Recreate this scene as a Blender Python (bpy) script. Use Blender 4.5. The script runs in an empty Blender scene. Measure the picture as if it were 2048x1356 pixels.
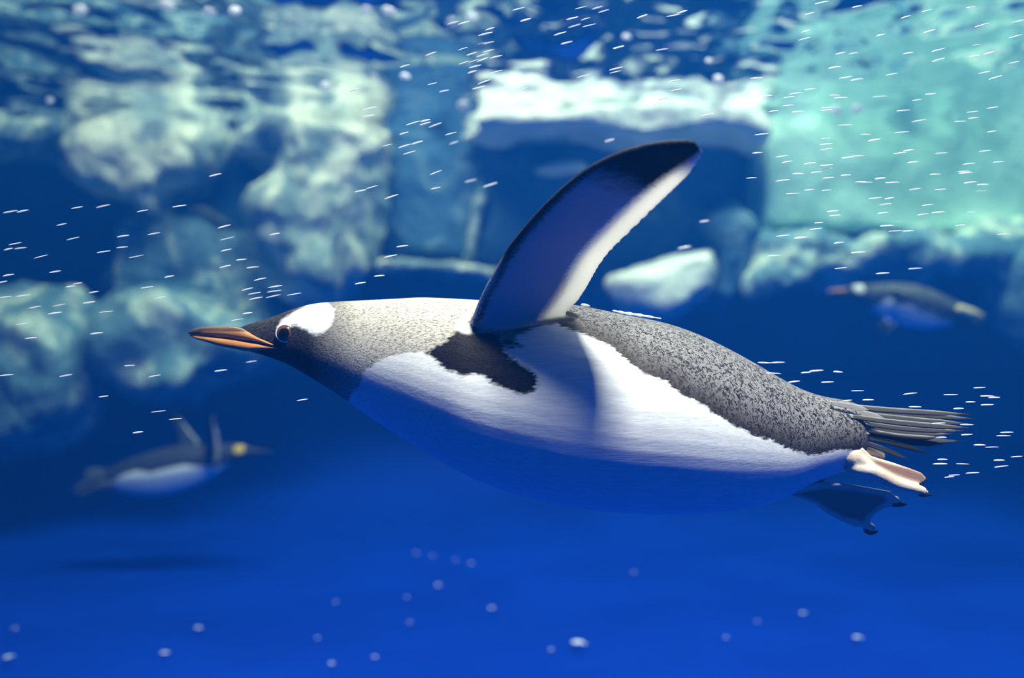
import bpy, bmesh, math, random
import numpy as np
from mathutils import Vector, Matrix, kdtree

# ------------------------------------------------------------------ camera, world, lights, exposure
scene = bpy.context.scene
C = scene.collection
F = 1607.0                 # focal length in pixels of the 2048 x 1356 frame
CZ = 1.0                   # camera height above the pool floor
SURF = 2.17                # mean height of the water surface
DC = 0.86                  # distance of the big penguin's mid plane
WALL = 5.2

cd = bpy.data.cameras.new('camera')
cam = bpy.data.objects.new('camera', cd); C.objects.link(cam)
cam.location = (0, 0, CZ); cam.rotation_euler = (math.pi/2, 0, 0)
cd.sensor_width = 36.0; cd.lens = F/2048*36.0; cd.clip_start = 0.02; cd.clip_end = 60
cd.dof.use_dof = True; cd.dof.focus_distance = 0.80; cd.dof.aperture_fstop = 2.2
scene.camera = cam

w = bpy.data.worlds.new('world'); scene.world = w; w.use_nodes = True
bgn = w.node_tree.nodes['Background']
bgn.inputs[0].default_value = (0, 0, 0, 1); bgn.inputs[1].default_value = 0.0   # indoor pool: only its overhead lamps give light

def area(name, loc, target, energy, color, sx, sy=None):
    l = bpy.data.lights.new(name, 'AREA'); l.energy = energy; l.color = color
    l.shape = 'RECTANGLE'; l.size = sx; l.size_y = sy or sx
    o = bpy.data.objects.new(name, l); C.objects.link(o); o.location = loc
    d = Vector(target) - Vector(loc); o.rotation_euler = d.to_track_quat('-Z', 'Y').to_euler()
    return o
PEN = Vector((0.06, DC, 0.93))
area('overhead_flood_lamp_offscreen', PEN + Vector((0.21, -0.36, 0.91))*3.2, PEN, 320, (1.0, 0.93, 0.84), 0.5)
area('overhead_pool_lamp_offscreen', (-0.4, 2.6, 4.6), (-0.4, 4.4, 1.6), 265, (1.0, 0.96, 0.82), 3.2, 0.8)
area('overhead_ledge_lamp_offscreen', (2.1, 3.3, 4.2), (2.0, 4.4, 1.8), 105, (0.82, 1.0, 0.80), 1.0)

scene.view_settings.view_transform = 'Standard'
try: scene.view_settings.look = 'None'
except Exception: pass
scene.view_settings.exposure = 0.0
scene.view_settings.gamma = 1.0
scene.view_settings.use_curve_mapping = False
scene.cycles.volume_bounces = 1
scene.cycles.max_bounces = 5
scene.cycles.use_light_tree = False
scene.cycles.diffuse_bounces = 2
scene.cycles.glossy_bounces = 3
scene.cycles.transparent_max_bounces = 6
scene.cycles.caustics_reflective = False
scene.cycles.caustics_refractive = False
scene.cycles.use_adaptive_sampling = True
scene.cycles.adaptive_threshold = 0.08
scene.cycles.sample_clamp_indirect = 4.0

# ------------------------------------------------------------------ helpers
def px(u, v, D):
    return Vector(((u-1024.0)/F*D, D, CZ-(v-678.0)/F*D))

class NT:
    def __init__(s, name):
        s.m = bpy.data.materials.new(name); s.m.use_nodes = True
        s.t = s.m.node_tree; s.t.nodes.clear()
        s.out = s.t.nodes.new('ShaderNodeOutputMaterial')
    def n(s, typ, ins=None, **kw):
        nd = s.t.nodes.new('ShaderNode'+typ)
        for k, v in kw.items(): setattr(nd, k, v)
        for k, v in (ins or {}).items(): s.set(nd.inputs[k], v)
        return nd
    def set(s, sock, v):
        if isinstance(v, bpy.types.NodeSocket): s.t.links.new(v, sock)
        elif isinstance(v, bpy.types.Node): s.t.links.new(v.outputs[0], sock)
        else:
            if isinstance(v, tuple) and len(v) == 3 and sock.type == 'RGBA': v = (*v, 1)
            sock.default_value = v
    def math(s, op, a, b=0.0, clamp=False):
        return s.n('Math', {0: a, 1: b}, operation=op, use_clamp=clamp).outputs[0]
    def mapr(s, v, a, b, c=0.0, d=1.0, smooth=False):
        return s.n('MapRange', {0: v, 1: a, 2: b, 3: c, 4: d}, interpolation_type='SMOOTHSTEP' if smooth else 'LINEAR').outputs[0]
    def mix(s, f, a, b):
        nd = s.n('Mix', data_type='RGBA'); 
        s.set(nd.inputs[0], f); s.set(nd.inputs[6], a); s.set(nd.inputs[7], b)
        return nd.outputs[2]
    def attr(s, name):
        return s.n('Attribute', attribute_name=name).outputs['Fac']
    def obj(s, scale=(1,1,1), rot=(0,0,0)):
        tc = s.n('TexCoord')
        return s.n('Mapping', {0: tc.outputs['Object'], 2: rot, 3: scale}).outputs[0]
    def noise(s, vec, scale, detail=3.0, rough=0.5, dist=0.0):
        return s.n('TexNoise', {'Vector': vec, 'Scale': scale, 'Detail': detail, 'Roughness': rough, 'Distortion': dist}).outputs[0]
    def bump(s, h, strength, dist=0.001):
        return s.n('Bump', {'Strength': strength, 'Distance': dist, 'Height': h}).outputs[0]
    def bsdf(s, **kw):
        return s.n('BsdfPrincipled', {k.replace('_', ' '): v for k, v in kw.items()})
    def surf(s, nd): s.set(s.out.inputs['Surface'], nd if isinstance(nd, bpy.types.NodeSocket) else nd.outputs[0])

def plain(name, col, rough=0.5, var=0.25, scale=40.0, **kw):
    t = NT(name); v = t.obj()
    n = t.noise(v, scale, 4)
    c = t.mix(n, tuple(x*(1-var) for x in col), tuple(min(1, x*(1+var)) for x in col))
    t.surf(t.bsdf(Base_Color=c, Roughness=rough, **kw))
    return t.m

def tag(o, label=None, cat=None, group=None, kind=None):
    if label: o['label'] = label
    if cat: o['category'] = cat
    if group: o['group'] = group
    if kind: o['kind'] = kind
    return o

def link(name, me, mat=None, parent=None, smooth=True):
    o = bpy.data.objects.new(name, me); C.objects.link(o)
    me.name = name
    if mat is not None:
        me.materials.clear(); me.materials.append(mat)
    if smooth: me.polygons.foreach_set('use_smooth', [True]*len(me.polygons))
    if parent is not None:
        o.parent = parent
        off = parent.location
        if parent.parent is not None: off = off + parent.parent.location
        me.transform(Matrix.Translation(-off)) if me.users == 1 else None
    return o

def mesh_from(verts, faces, name='m'):
    me = bpy.data.meshes.new(name); me.from_pydata([tuple(v) for v in verts], [], faces); me.update()
    bm = bmesh.new(); bm.from_mesh(me); bmesh.ops.recalc_face_normals(bm, faces=bm.faces); bm.to_mesh(me); bm.free()
    return me

def evaluate(me, mods):
    """mesh -> mesh with modifiers applied"""
    o = bpy.data.objects.new('tmp', me); C.objects.link(o)
    for typ, kw in mods:
        m = o.modifiers.new(typ, typ)
        for k, v in kw.items(): setattr(m, k, v)
    dg = bpy.context.evaluated_depsgraph_get()
    res = bpy.data.meshes.new_from_object(o.evaluated_get(dg))
    bpy.data.objects.remove(o); bpy.data.meshes.remove(me)
    return res

def loft(rings, cap=True):
    n = len(rings[0]); verts = [p for r in rings for p in r]; faces = []
    for i in range(len(rings)-1):
        for j in range(n):
            k = (j+1) % n
            faces.append((i*n+j, i*n+k, (i+1)*n+k, (i+1)*n+j))
    if cap:
        verts.append(sum((Vector(p) for p in rings[0]), Vector())/n); a = len(verts)-1
        verts.append(sum((Vector(p) for p in rings[-1]), Vector())/n); b = len(verts)-1
        for j in range(n):
            k = (j+1) % n
            faces.append((a, k, j)); faces.append((b, (len(rings)-1)*n+j, (len(rings)-1)*n+k))
    return verts, faces

def merge(parts):
    V, Fc = [], []
    for v, f in parts:
        o = len(V); V += list(v); Fc += [tuple(i+o for i in q) for q in f]
    return V, Fc

def sphere(c, r, seg=12, rings=8, sc=(1, 1, 1)):
    R = []
    for i in range(1, rings):
        a = math.pi*i/rings
        R.append([Vector((c[0]+r*sc[0]*math.sin(a)*math.cos(2*math.pi*j/seg), c[1]+r*sc[1]*math.sin(a)*math.sin(2*math.pi*j/seg), c[2]+r*sc[2]*math.cos(a))) for j in range(seg)])
    v, f = loft(R, cap=False)
    v = list(v); n = len(v)
    v.append(Vector((c[0], c[1], c[2]+r*sc[2]))); v.append(Vector((c[0], c[1], c[2]-r*sc[2])))
    for j in range(seg):
        k = (j+1) % seg
        f.append((n, j, k)); f.append((n+1, (rings-2)*seg+k, (rings-2)*seg+j))
    return v, f

def interp(xs, ks, vs):
    """smooth monotone-ish interpolation (Catmull-Rom in value over key positions)"""
    ks = np.asarray(ks, float); vs = np.asarray(vs, float); xs = np.asarray(xs, float)
    d = np.gradient(vs, ks)
    i = np.clip(np.searchsorted(ks, xs, side='right')-1, 0, len(ks)-2)
    h = ks[i+1]-ks[i]; t = np.clip((xs-ks[i])/h, 0, 1)
    return ((2*t**3-3*t**2+1)*vs[i] + (t**3-2*t**2+t)*h*d[i] + (-2*t**3+3*t**2)*vs[i+1] + (t**3-t**2)*h*d[i+1])

def poly_sd(U, V, poly):
    """signed distance in pixels, positive inside the polygon"""
    P = np.asarray(poly, float); U = np.asarray(U); V = np.asarray(V)
    best = np.full(U.shape, 1e9); inside = np.zeros(U.shape, bool)
    for a, b in zip(P, np.roll(P, -1, 0)):
        e = b-a; L = max(e@e, 1e-9)
        t = np.clip(((U-a[0])*e[0]+(V-a[1])*e[1])/L, 0, 1)
        best = np.minimum(best, np.hypot(U-a[0]-t*e[0], V-a[1]-t*e[1]))
        c = (a[1] > V) != (b[1] > V)
        with np.errstate(divide='ignore', invalid='ignore'):
            xi = (b[0]-a[0])*(V-a[1])/(b[1]-a[1]+1e-12)+a[0]
        inside ^= c & (U < xi)
    return np.where(inside, best, -best)

# ------------------------------------------------------------------ setting: floor, walls, water
def mat_floor():
    t = NT('blue_pool_paint'); v = t.obj((1.0, 1.6, 1.0))
    n = t.noise(v, 1.6, 3, 0.5, 0.6); n2 = t.noise(t.obj(), 30, 4)
    f = t.math('MULTIPLY_ADD', n2, 0.15); t.t.nodes[-1].inputs[2].default_value = 0
    f = t.math('ADD', t.mapr(n, 0.35, 0.68), f)
    c = t.mix(f, (0.001, 0.020, 0.26), (0.0012, 0.026, 0.31))
    t.surf(t.bsdf(Base_Color=c, Roughness=0.6, Specular_IOR_Level=0.05)); return t.m
def mat_wall():
    t = NT('dark_blue_pool_wall'); v = t.obj()
    n = t.noise(v, 1.2, 4); n2 = t.noise(v, 9, 4)
    c = t.mix(t.mapr(n, 0.35, 0.7), (0.022, 0.095, 0.23), (0.05, 0.15, 0.27))
    t.surf(t.bsdf(Base_Color=c, Roughness=0.8, Specular_IOR_Level=0.1, Normal=t.bump(n2, 0.5, 0.03))); return t.m

def grid_mesh(x0, x1, y0, y1, nx, ny, zf):
    xs = np.linspace(x0, x1, nx); ys = np.linspace(y0, y1, ny)
    X, Y = np.meshgrid(xs, ys); Z = zf(X, Y)
    V = np.stack([X, Y, Z], -1).reshape(-1, 3)
    i = np.arange(nx*ny).reshape(ny, nx)
    Q = np.stack([i[:-1, :-1], i[:-1, 1:], i[1:, 1:], i[1:, :-1]], -1).reshape(-1, 4)
    return V, Q

fv, fq = grid_mesh(-6, 6, -2.2, 6, 120, 80, lambda X, Y: 0.8*(np.clip((Y-3.9)/1.3, 0, 1.4)**2.2) + 0.012*np.sin(2.1*X+0.6*Y)*np.cos(1.7*Y-0.4*X) + 0.008*np.sin(4.3*X-2.9*Y))
me = bpy.data.meshes.new('floor'); me.from_pydata(fv.tolist(), [], fq.tolist())
tag(link('floor', me, mat_floor()), 'smooth blue painted pool floor', kind='structure')
WM = mat_wall()
def wall(name, p, q, h=3.2):
    L = 100; H = 30
    V = []; rng = np.random.RandomState(5)
    d = Vector(q)-Vector(p); nrm = Vector((-d.y, d.x, 0)).normalized()
    for k in range(H+1):
        for i in range(L+1):
            s = i/L*d.length; z = h*k/H-0.1
            b = 0.012*math.sin(2.2*s+1.3*z)+0.008*math.sin(5.1*s-3.7*z+1)+0.005*math.sin(9*s+8*z)-0.026
            V.append(Vector(p)+d*(i/L)+nrm*b+Vector((0, 0, z)))
    Fc = [(k*(L+1)+i, k*(L+1)+i+1, (k+1)*(L+1)+i+1, (k+1)*(L+1)+i) for k in range(H) for i in range(L)]
    m = bpy.data.meshes.new(name); m.from_pydata(V, [], Fc)
    return tag(link(name, m, WM), kind='structure')
tag(wall('wall_back', (-6, WALL, 0), (6, WALL, 0)), 'dark blue rear wall of the pool behind the rocks')
tag(wall('wall_left', (-5.4, -2, 0), (-5.4, 5.5, 0)), 'dark blue side wall of the pool')
tag(wall('wall_right', (5.4, 5.5, 0), (5.4, -2, 0)), 'dark blue side wall of the pool')

def waves(X, Y):
    rng = np.random.RandomState(11); Z = np.zeros_like(X)
    for i in range(64):
        lam = 0.07*(11.0**rng.rand()); a = rng.uniform(0, 2*math.pi); ph = rng.uniform(0, 6.28)
        k = 2*math.pi/lam
        Xw = X+0.10*np.sin(1.7*Y+i)+0.05*np.sin(3.1*X+2*i)
        Z += 0.034/k*np.sin(k*(math.cos(a)*Xw+math.sin(a)*Y)+ph)
    return SURF+Z
def mat_water():
    t = NT('pool_water')
    fr = t.n('Fresnel', {'IOR': 1.333})
    gl = t.n('BsdfGlossy', {'Color': (0.95, 0.97, 1.0), 'Roughness': 0.02})
    tr = t.n('BsdfTransparent')
    mx = t.n('MixShader', {0: fr.outputs[0], 1: tr.outputs[0], 2: gl.outputs[0]})
    t.surf(mx)
    sc = t.n('VolumeScatter', {'Color': (0.012, 0.23, 1.0), 'Density': 0.07, 'Anisotropy': 0.3})
    ab = t.n('VolumeAbsorption', {'Color': (0.50, 0.86, 0.97), 'Density': 0.18})
    ad = t.n('AddShader', {0: sc.outputs[0], 1: ab.outputs[0]})
    t.t.links.new(ad.outputs[0], t.out.inputs['Volume'])
    return t.m
nx, ny = 420, 260
wv, wq = grid_mesh(-5.4, 5.4, -2.0, WALL, nx, ny, waves)
bot = wv.copy(); bot[:, 2] = -0.3
idx = np.arange(nx*ny).reshape(ny, nx)
ring = np.concatenate([idx[0, :], idx[1:, -1], idx[-1, -2::-1], idx[-2:0:-1, 0]])
V = wv.tolist()+bot[ring].tolist(); n0 = nx*ny; nr = len(ring)
Fc = wq.tolist()
for j in range(nr):
    k = (j+1) % nr
    Fc.append([int(ring[j]), n0+j, n0+k, int(ring[k])])
Fc.append([n0+j for j in range(nr)][::-1])
me = bpy.data.meshes.new('water'); me.from_pydata(V, [], Fc); me.update()
bm = bmesh.new(); bm.from_mesh(me); bmesh.ops.recalc_face_normals(bm, faces=bm.faces); bm.to_mesh(me); bm.free()
wo = link('water', me, mat_water()); 
me.polygons.foreach_set('use_smooth', [True]*len(wq)+[False]*(len(me.polygons)-len(wq)))
tag(wo, 'blue pool water with a rippled mirror-like surface overhead', 'water', kind='stuff')

# ------------------------------------------------------------------ rocks
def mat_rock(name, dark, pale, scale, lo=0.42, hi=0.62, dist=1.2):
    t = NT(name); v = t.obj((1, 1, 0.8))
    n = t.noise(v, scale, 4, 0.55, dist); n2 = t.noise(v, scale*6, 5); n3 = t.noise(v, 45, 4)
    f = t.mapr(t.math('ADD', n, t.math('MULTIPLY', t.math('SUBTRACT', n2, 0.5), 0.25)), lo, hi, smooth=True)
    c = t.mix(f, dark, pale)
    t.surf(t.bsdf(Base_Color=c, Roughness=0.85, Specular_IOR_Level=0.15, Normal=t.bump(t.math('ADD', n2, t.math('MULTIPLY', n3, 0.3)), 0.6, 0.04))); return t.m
R_PALE = mat_rock('pale_rock', (0.20, 0.29, 0.29), (0.66, 0.71, 0.57), 3.0)
R_MID = mat_rock('grey_rock', (0.11, 0.22, 0.27), (0.62, 0.72, 0.58), 3.4, 0.45, 0.68)
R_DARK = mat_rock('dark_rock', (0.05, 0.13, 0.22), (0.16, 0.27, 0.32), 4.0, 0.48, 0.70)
R_MINT = mat_rock('mint_rock', (0.30, 0.55, 0.42), (0.52, 0.80, 0.68), 1.1, 0.35, 0.65, 0.4)
R_LEDGE = mat_rock('ledge_rock', (0.46, 0.53, 0.50), (0.76, 0.79, 0.71), 2.5, 0.3, 0.6)

def rock(name, outline, D, depth, mat, label, seed, taper=0.72, voxel=0.03, smooth=8, rough=0.09, rs=0.35, group=None, cat='rock'):
    pts = [px(u, v, D) for u, v in outline]
    c = sum(pts, Vector())/len(pts); n_ = len(pts)
    front = []
    for p in pts:
        q = c+(p-c)*taper; q.y = D-depth*0.45; front.append(q)
    cu = sum(u for u, v in outline)/n_; cv = sum(v for u, v in outline)/n_
    back = [px(cu+(u-cu)*0.97, cv+(v-cv)*0.97, WALL-0.01) for u, v in outline]     # outcrop widening back to the rear wall
    n = len(pts)
    V = front+pts+back
    Fc = [tuple(range(n)), tuple(range(3*n-1, 2*n-1, -1))]
    for a in (0, n):
        for j in range(n):
            k = (j+1) % n; Fc.append((a+j, a+n+j, a+n+k, a+k))
    m = mesh_from(V, Fc)
    bm = bmesh.new(); bm.from_mesh(m); bmesh.ops.triangulate(bm, faces=[f for f in bm.faces if len(f.verts) > 4]); bm.to_mesh(m); bm.free()
    tx = bpy.data.textures.new(name+'_lumps', 'CLOUDS'); tx.noise_scale = rs; tx.noise_depth = 3
    mods = [('REMESH', dict(mode='VOXEL', voxel_size=voxel)), ('SMOOTH', dict(factor=0.5, iterations=smooth))]
    if rough > 0: mods.append(('DISPLACE', dict(texture=tx, strength=rough*2, mid_level=0.5, texture_coords='GLOBAL')))
    m = evaluate(m, mods)
    for vtx in m.vertices: vtx.co.y = min(vtx.co.y, WALL-0.012)
    o = link(name, m, mat); tag(o, label, cat, group)
    ROCKS.append((D-depth*0.45, o))
    return o
ROCKS = []
def fit_rocks():
    """the rock further back is cut to the face of each rock before it, so that they butt against each other"""
    ROCKS.sort(key=lambda q: q[0])
    bb = lambda o: (np.min([v.co for v in o.data.vertices], 0), np.max([v.co for v in o.data.vertices], 0))
    for i in range(1, len(ROCKS)):
        o = ROCKS[i][1]
        for j in range(i):
            f = ROCKS[j][1]
            (a0, a1), (b0, b1) = bb(o), bb(f)
            if (a1 < b0).any() or (b1 < a0).any(): continue
            for solver in ('MANIFOLD', 'EXACT'):
                md = o.modifiers.new('fit', 'BOOLEAN'); md.operation = 'DIFFERENCE'; md.object = f; md.solver = solver
                res = bpy.data.meshes.new_from_object(o.evaluated_get(bpy.context.evaluated_depsgraph_get()))
                o.modifiers.clear()
                if len(res.vertices) > 50: break
            if len(res.vertices) > 50:
                old = o.data; o.data = res; bpy.data.meshes.remove(old); res.name = 'rock'
        o.data.polygons.foreach_set('use_smooth', [True]*len(o.data.polygons))

rock('rock', [(-60,262),(60,268),(150,262),(215,250),(215,300),(140,326),(60,318),(-60,310)], 4.55, 0.7, R_MID,
     'flat pale ledge of rock jutting out just under the surface', 1, voxel=0.025)
rock('rock', [(120,300),(190,255),(290,235),(390,238),(448,275),(458,315),(425,362),(372,392),(350,420),(352,455),(318,452),(292,420),(232,392),(170,362)], 4.35, 0.7, R_PALE,
     'bright rounded boulder beside the flat ledge, tapering downward', 2, rough=0.13)
rock('rock', [(235,470),(262,420),(330,415),(420,430),(480,470),(520,530),(560,600),(620,690),(560,730),(470,760),(330,740),(250,650),(225,560)], 4.55, 0.7, R_MID,
     'mottled blue grey rock below the bright boulder', 3, rough=0.13)
rock('rock', [(470,300),(520,235),(620,212),(720,215),(790,255),(800,320),(770,375),(745,420),(735,480),(715,560),(690,640),(600,640),(545,600),(525,520),(512,420),(530,400),(560,340)], 4.45, 0.8, R_PALE,
     'tall craggy pale rock rising to the surface above the big penguin head', 4, rough=0.15, rs=0.28)
rock('rock', [(-80,590),(40,575),(140,600),(210,660),(215,740),(200,820),(150,880),(60,915),(-80,925)], 4.2, 0.8, R_MID,
     'large dim boulder standing low beside the swimming king penguin', 5, rough=0.12)
rock('rock', [(190,640),(250,580),(340,560),(440,580),(520,640),(560,690),(500,728),(450,770),(390,795),(320,812),(260,795),(215,760)], 4.25, 0.7, R_MID,
     'rounded mottled boulder ahead of the big penguin bill', 6, rough=0.12)
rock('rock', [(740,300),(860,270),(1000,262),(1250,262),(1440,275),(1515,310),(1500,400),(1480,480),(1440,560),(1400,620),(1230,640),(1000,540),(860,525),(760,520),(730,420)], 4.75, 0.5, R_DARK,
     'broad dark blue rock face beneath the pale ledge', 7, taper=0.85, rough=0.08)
rock('rock', [(925,275),(985,262),(1100,264),(1180,250),(1260,240),(1400,240),(1480,243),(1518,268),(1525,300),(1500,312),(1450,290),(1400,285),(1330,298),(1280,306),(1200,298),(1150,282),(1050,285),(990,292)], 4.35, 0.9, R_LEDGE,
     'long pale ledge capping the dark rock face', 8, voxel=0.02, smooth=5, rough=0.04, rs=0.2, taper=0.9)
rock('rock', [(1068,340),(1110,330),(1172,326),(1170,342),(1120,350),(1075,350)], 4.35, 0.3, R_LEDGE,
     'small pale slab sticking out of the dark rock face', 9, voxel=0.012, smooth=4, rough=0.02, rs=0.1)
rock('rock', [(745,522),(830,522),(920,530),(1000,540),(1010,562),(940,556),(850,546),(760,545)], 4.4, 0.4, R_PALE,
     'thin pale rim along the foot of the dark rock face', 10, voxel=0.015, smooth=4, rough=0.03, rs=0.12)
rock('rock', [(958,360),(985,370),(965,440),(948,530),(925,530),(938,450)], 4.55, 0.25, R_MID,
     'narrow upright pale rib on the dark rock face', 11, voxel=0.015, smooth=4, rough=0.02, rs=0.1)
rock('rock', [(1205,560),(1250,545),(1310,530),(1370,505),(1428,495),(1435,540),(1410,590),(1360,625),(1300,648),(1250,640)], 4.2, 0.6, R_LEDGE,
     'pale wedge shaped boulder seen beneath the raised flipper', 12, rough=0.06, rs=0.3)
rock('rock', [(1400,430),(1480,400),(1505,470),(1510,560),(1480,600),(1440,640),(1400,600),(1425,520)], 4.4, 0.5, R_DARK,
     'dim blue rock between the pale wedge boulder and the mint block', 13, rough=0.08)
rock('rock', [(1515,225),(1560,210),(1640,205),(1760,215),(1900,205),(2140,215),(2150,480),(1990,478),(1850,482),(1700,476),(1560,472),(1490,474),(1492,420),(1503,330)], 4.5, 0.55, R_MINT,
     'large smooth mint green block with a clean upright edge', 14, taper=0.97, voxel=0.025, smooth=5, rough=0.05, rs=0.8)
rock('rock', [(1480,470),(1560,462),(1640,474),(1740,458),(1850,468),(1990,452),(2150,455),(2150,600),(2040,640),(1990,580),(1930,540),(1870,535),(1810,560),(1770,530),(1720,560),(1650,585),(1590,545),(1530,560),(1470,600)], 4.22, 0.5, R_MID,
     'rough dim rock shelf with a ragged lower edge under the mint block', 15, rough=0.12, rs=0.25)
rock('rock', [(1950,500),(2020,455),(2150,440),(2160,770),(2090,740),(2020,690),(1975,600)], 4.15, 0.6, R_MID,
     'greenish boulder hanging down past the hazy gentoo tail', 16, rough=0.1)

fit_rocks()

# ------------------------------------------------------------------ penguins
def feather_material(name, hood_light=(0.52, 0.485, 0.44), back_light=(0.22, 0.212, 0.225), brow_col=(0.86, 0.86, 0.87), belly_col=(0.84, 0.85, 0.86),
                     fscale=1.0, jit=16.0, ventral=(0.50, 0.50, 0.50), dorsal=(0.05, 0.055, 0.06)):
    t = NT(name)
    v = t.obj(); vx = t.obj((0.12, 1, 1), (0, 0.25, 0)); 
    e1 = t.math('ADD', t.math('SUBTRACT', t.noise(t.obj((0.6, 1, 1)), 75/fscale, 4, 0.6), 0.5), t.math('MULTIPLY', t.math('SUBTRACT', t.noise(t.obj((0.3, 1, 1), (0, 0.3, 0)), 420/fscale, 2, 0.5), 0.5), 0.9))
    def edge(a, soft, j=jit):
        return t.mapr(t.math('ADD', t.attr(a), t.math('MULTIPLY', e1, j)), -soft, soft, smooth=True)
    sp = t.mapr(t.noise(t.obj((1.0, 1, 0.75)), 330/fscale, 2.5, 0.55, 1.2), 0.40, 0.56)
    fine = t.mapr(t.noise(t.obj((0.45, 1, 1), (0, 0.35, 0)), 620/fscale, 3, 0.6), 0.34, 0.56)
    dark = (0.016, 0.014, 0.013)
    back = t.mix(sp, dark, back_light)
    # darker, browner lower border of the back
    back = t.mix(t.mapr(t.attr('belly'), -60, -8, 0, 0.85), back, t.mix(fine, (0.005, 0.004, 0.003), (0.035, 0.026, 0.019)))
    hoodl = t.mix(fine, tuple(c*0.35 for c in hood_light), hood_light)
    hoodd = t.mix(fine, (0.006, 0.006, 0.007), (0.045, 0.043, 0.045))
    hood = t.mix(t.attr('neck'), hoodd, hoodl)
    c = t.mix(t.attr('hoodf'), back, hood)
    streak = t.noise(vx, 420/fscale, 3, 0.6)
    bel = t.mix(t.mapr(streak, 0.3, 0.6), tuple(x*0.86 for x in belly_col), belly_col)
    c = t.mix(edge('belly', 3.0), c, bel)
    c = t.mix(edge('axil', 5.0, jit*1.2), c, t.mix(fine, (0.002, 0.002, 0.002), (0.013, 0.010, 0.008)))
    c = t.mix(edge('brow', 5.0, jit*0.6), c, brow_col)
    # flipper
    fs, fc, fvn = t.attr('fs'), t.attr('fc'), t.attr('fv')
    j2 = t.math('MULTIPLY', e1, 0.16)
    vent = ventral
    tr = t.math('MULTIPLY', t.mapr(t.math('ADD', t.math('ADD', fc, j2), t.math('ADD', t.mapr(fs, 0.7, 1.0, 0.0, -0.22), t.mapr(fs, 0.12, 0.36, -0.16, 0.0))), 0.66, 0.71), t.mapr(fs, 0.08, 0.16))
    tip = t.math('MULTIPLY', t.mapr(t.math('ADD', fs, t.math('MULTIPLY', j2, 0.4)), 0.70, 0.80), t.mapr(fc, 0.80, 0.68))
    lead = t.mapr(t.math('ADD', fc, t.math('MULTIPLY', j2, 0.3)), 0.11, 0.05)
    fl = t.mix(tip, vent, (0.006, 0.006, 0.007))
    fl = t.mix(lead, fl, (0.03, 0.022, 0.018))
    fl = t.mix(t.math('MULTIPLY', t.mapr(fc, 0.045, 0.02), t.mapr(fs, 0.34, 0.24)), fl, (0.8, 0.79, 0.77))
    fl = t.mix(tr, fl, (0.86, 0.85, 0.84))
    fl = t.mix(t.mapr(fvn, -0.15, 0.15), t.mix(t.math('MULTIPLY', t.mapr(fc, 0.90, 0.95), t.mapr(fs, 0.16, 0.24)), dorsal, (0.8, 0.8, 0.8)), fl)
    c = t.mix(t.attr('fl'), c, fl)
    h = t.math('ADD', t.math('MULTIPLY', sp, t.mapr(t.attr('belly'), -10, 0, 0.6, 0.0)), t.math('ADD', t.math('MULTIPLY', fine, t.mapr(t.attr('belly'), -10, 0, 1.0, 0.1)), streak))
    p = t.bsdf(Base_Color=c, Roughness=0.55, Specular_IOR_Level=t.mapr(t.attr('fl'), 0, 1, 0.12, 0.05), Sheen_Weight=0.0, Normal=t.bump(h, 0.2, 0.001*fscale))
    tl = t.n('BsdfTranslucent', {'Color': (0.85, 0.83, 0.80, 1)})
    mxf = t.math('MULTIPLY', t.math('MULTIPLY', t.attr('fl'), t.mapr(fc, 0.66, 0.8)), t.mapr(fs, 0.95, 0.85, 0, 0.8))
    t.surf(t.n('MixShader', {0: mxf, 1: p.outputs[0], 2: tl.outputs[0]}))
    return t.m

def flipper_surface(stations, ns=60, nc=24, root=None):
    """stations: (s, lead u, lead v, lead D, trail u, trail v, trail D). Returns mid-surface grid [ns][nc] and the stations."""
    S = np.array(stations, float); ss = np.linspace(0, 1, ns)
    g = [interp(ss, S[:, 0], S[:, k]) for k in range(1, 7)]
    L = [px(g[0][i], g[1][i], g[2][i]) for i in range(ns)]
    T = [px(g[3][i], g[4][i], g[5][i]) for i in range(ns)]
    return ss, L, T

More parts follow.
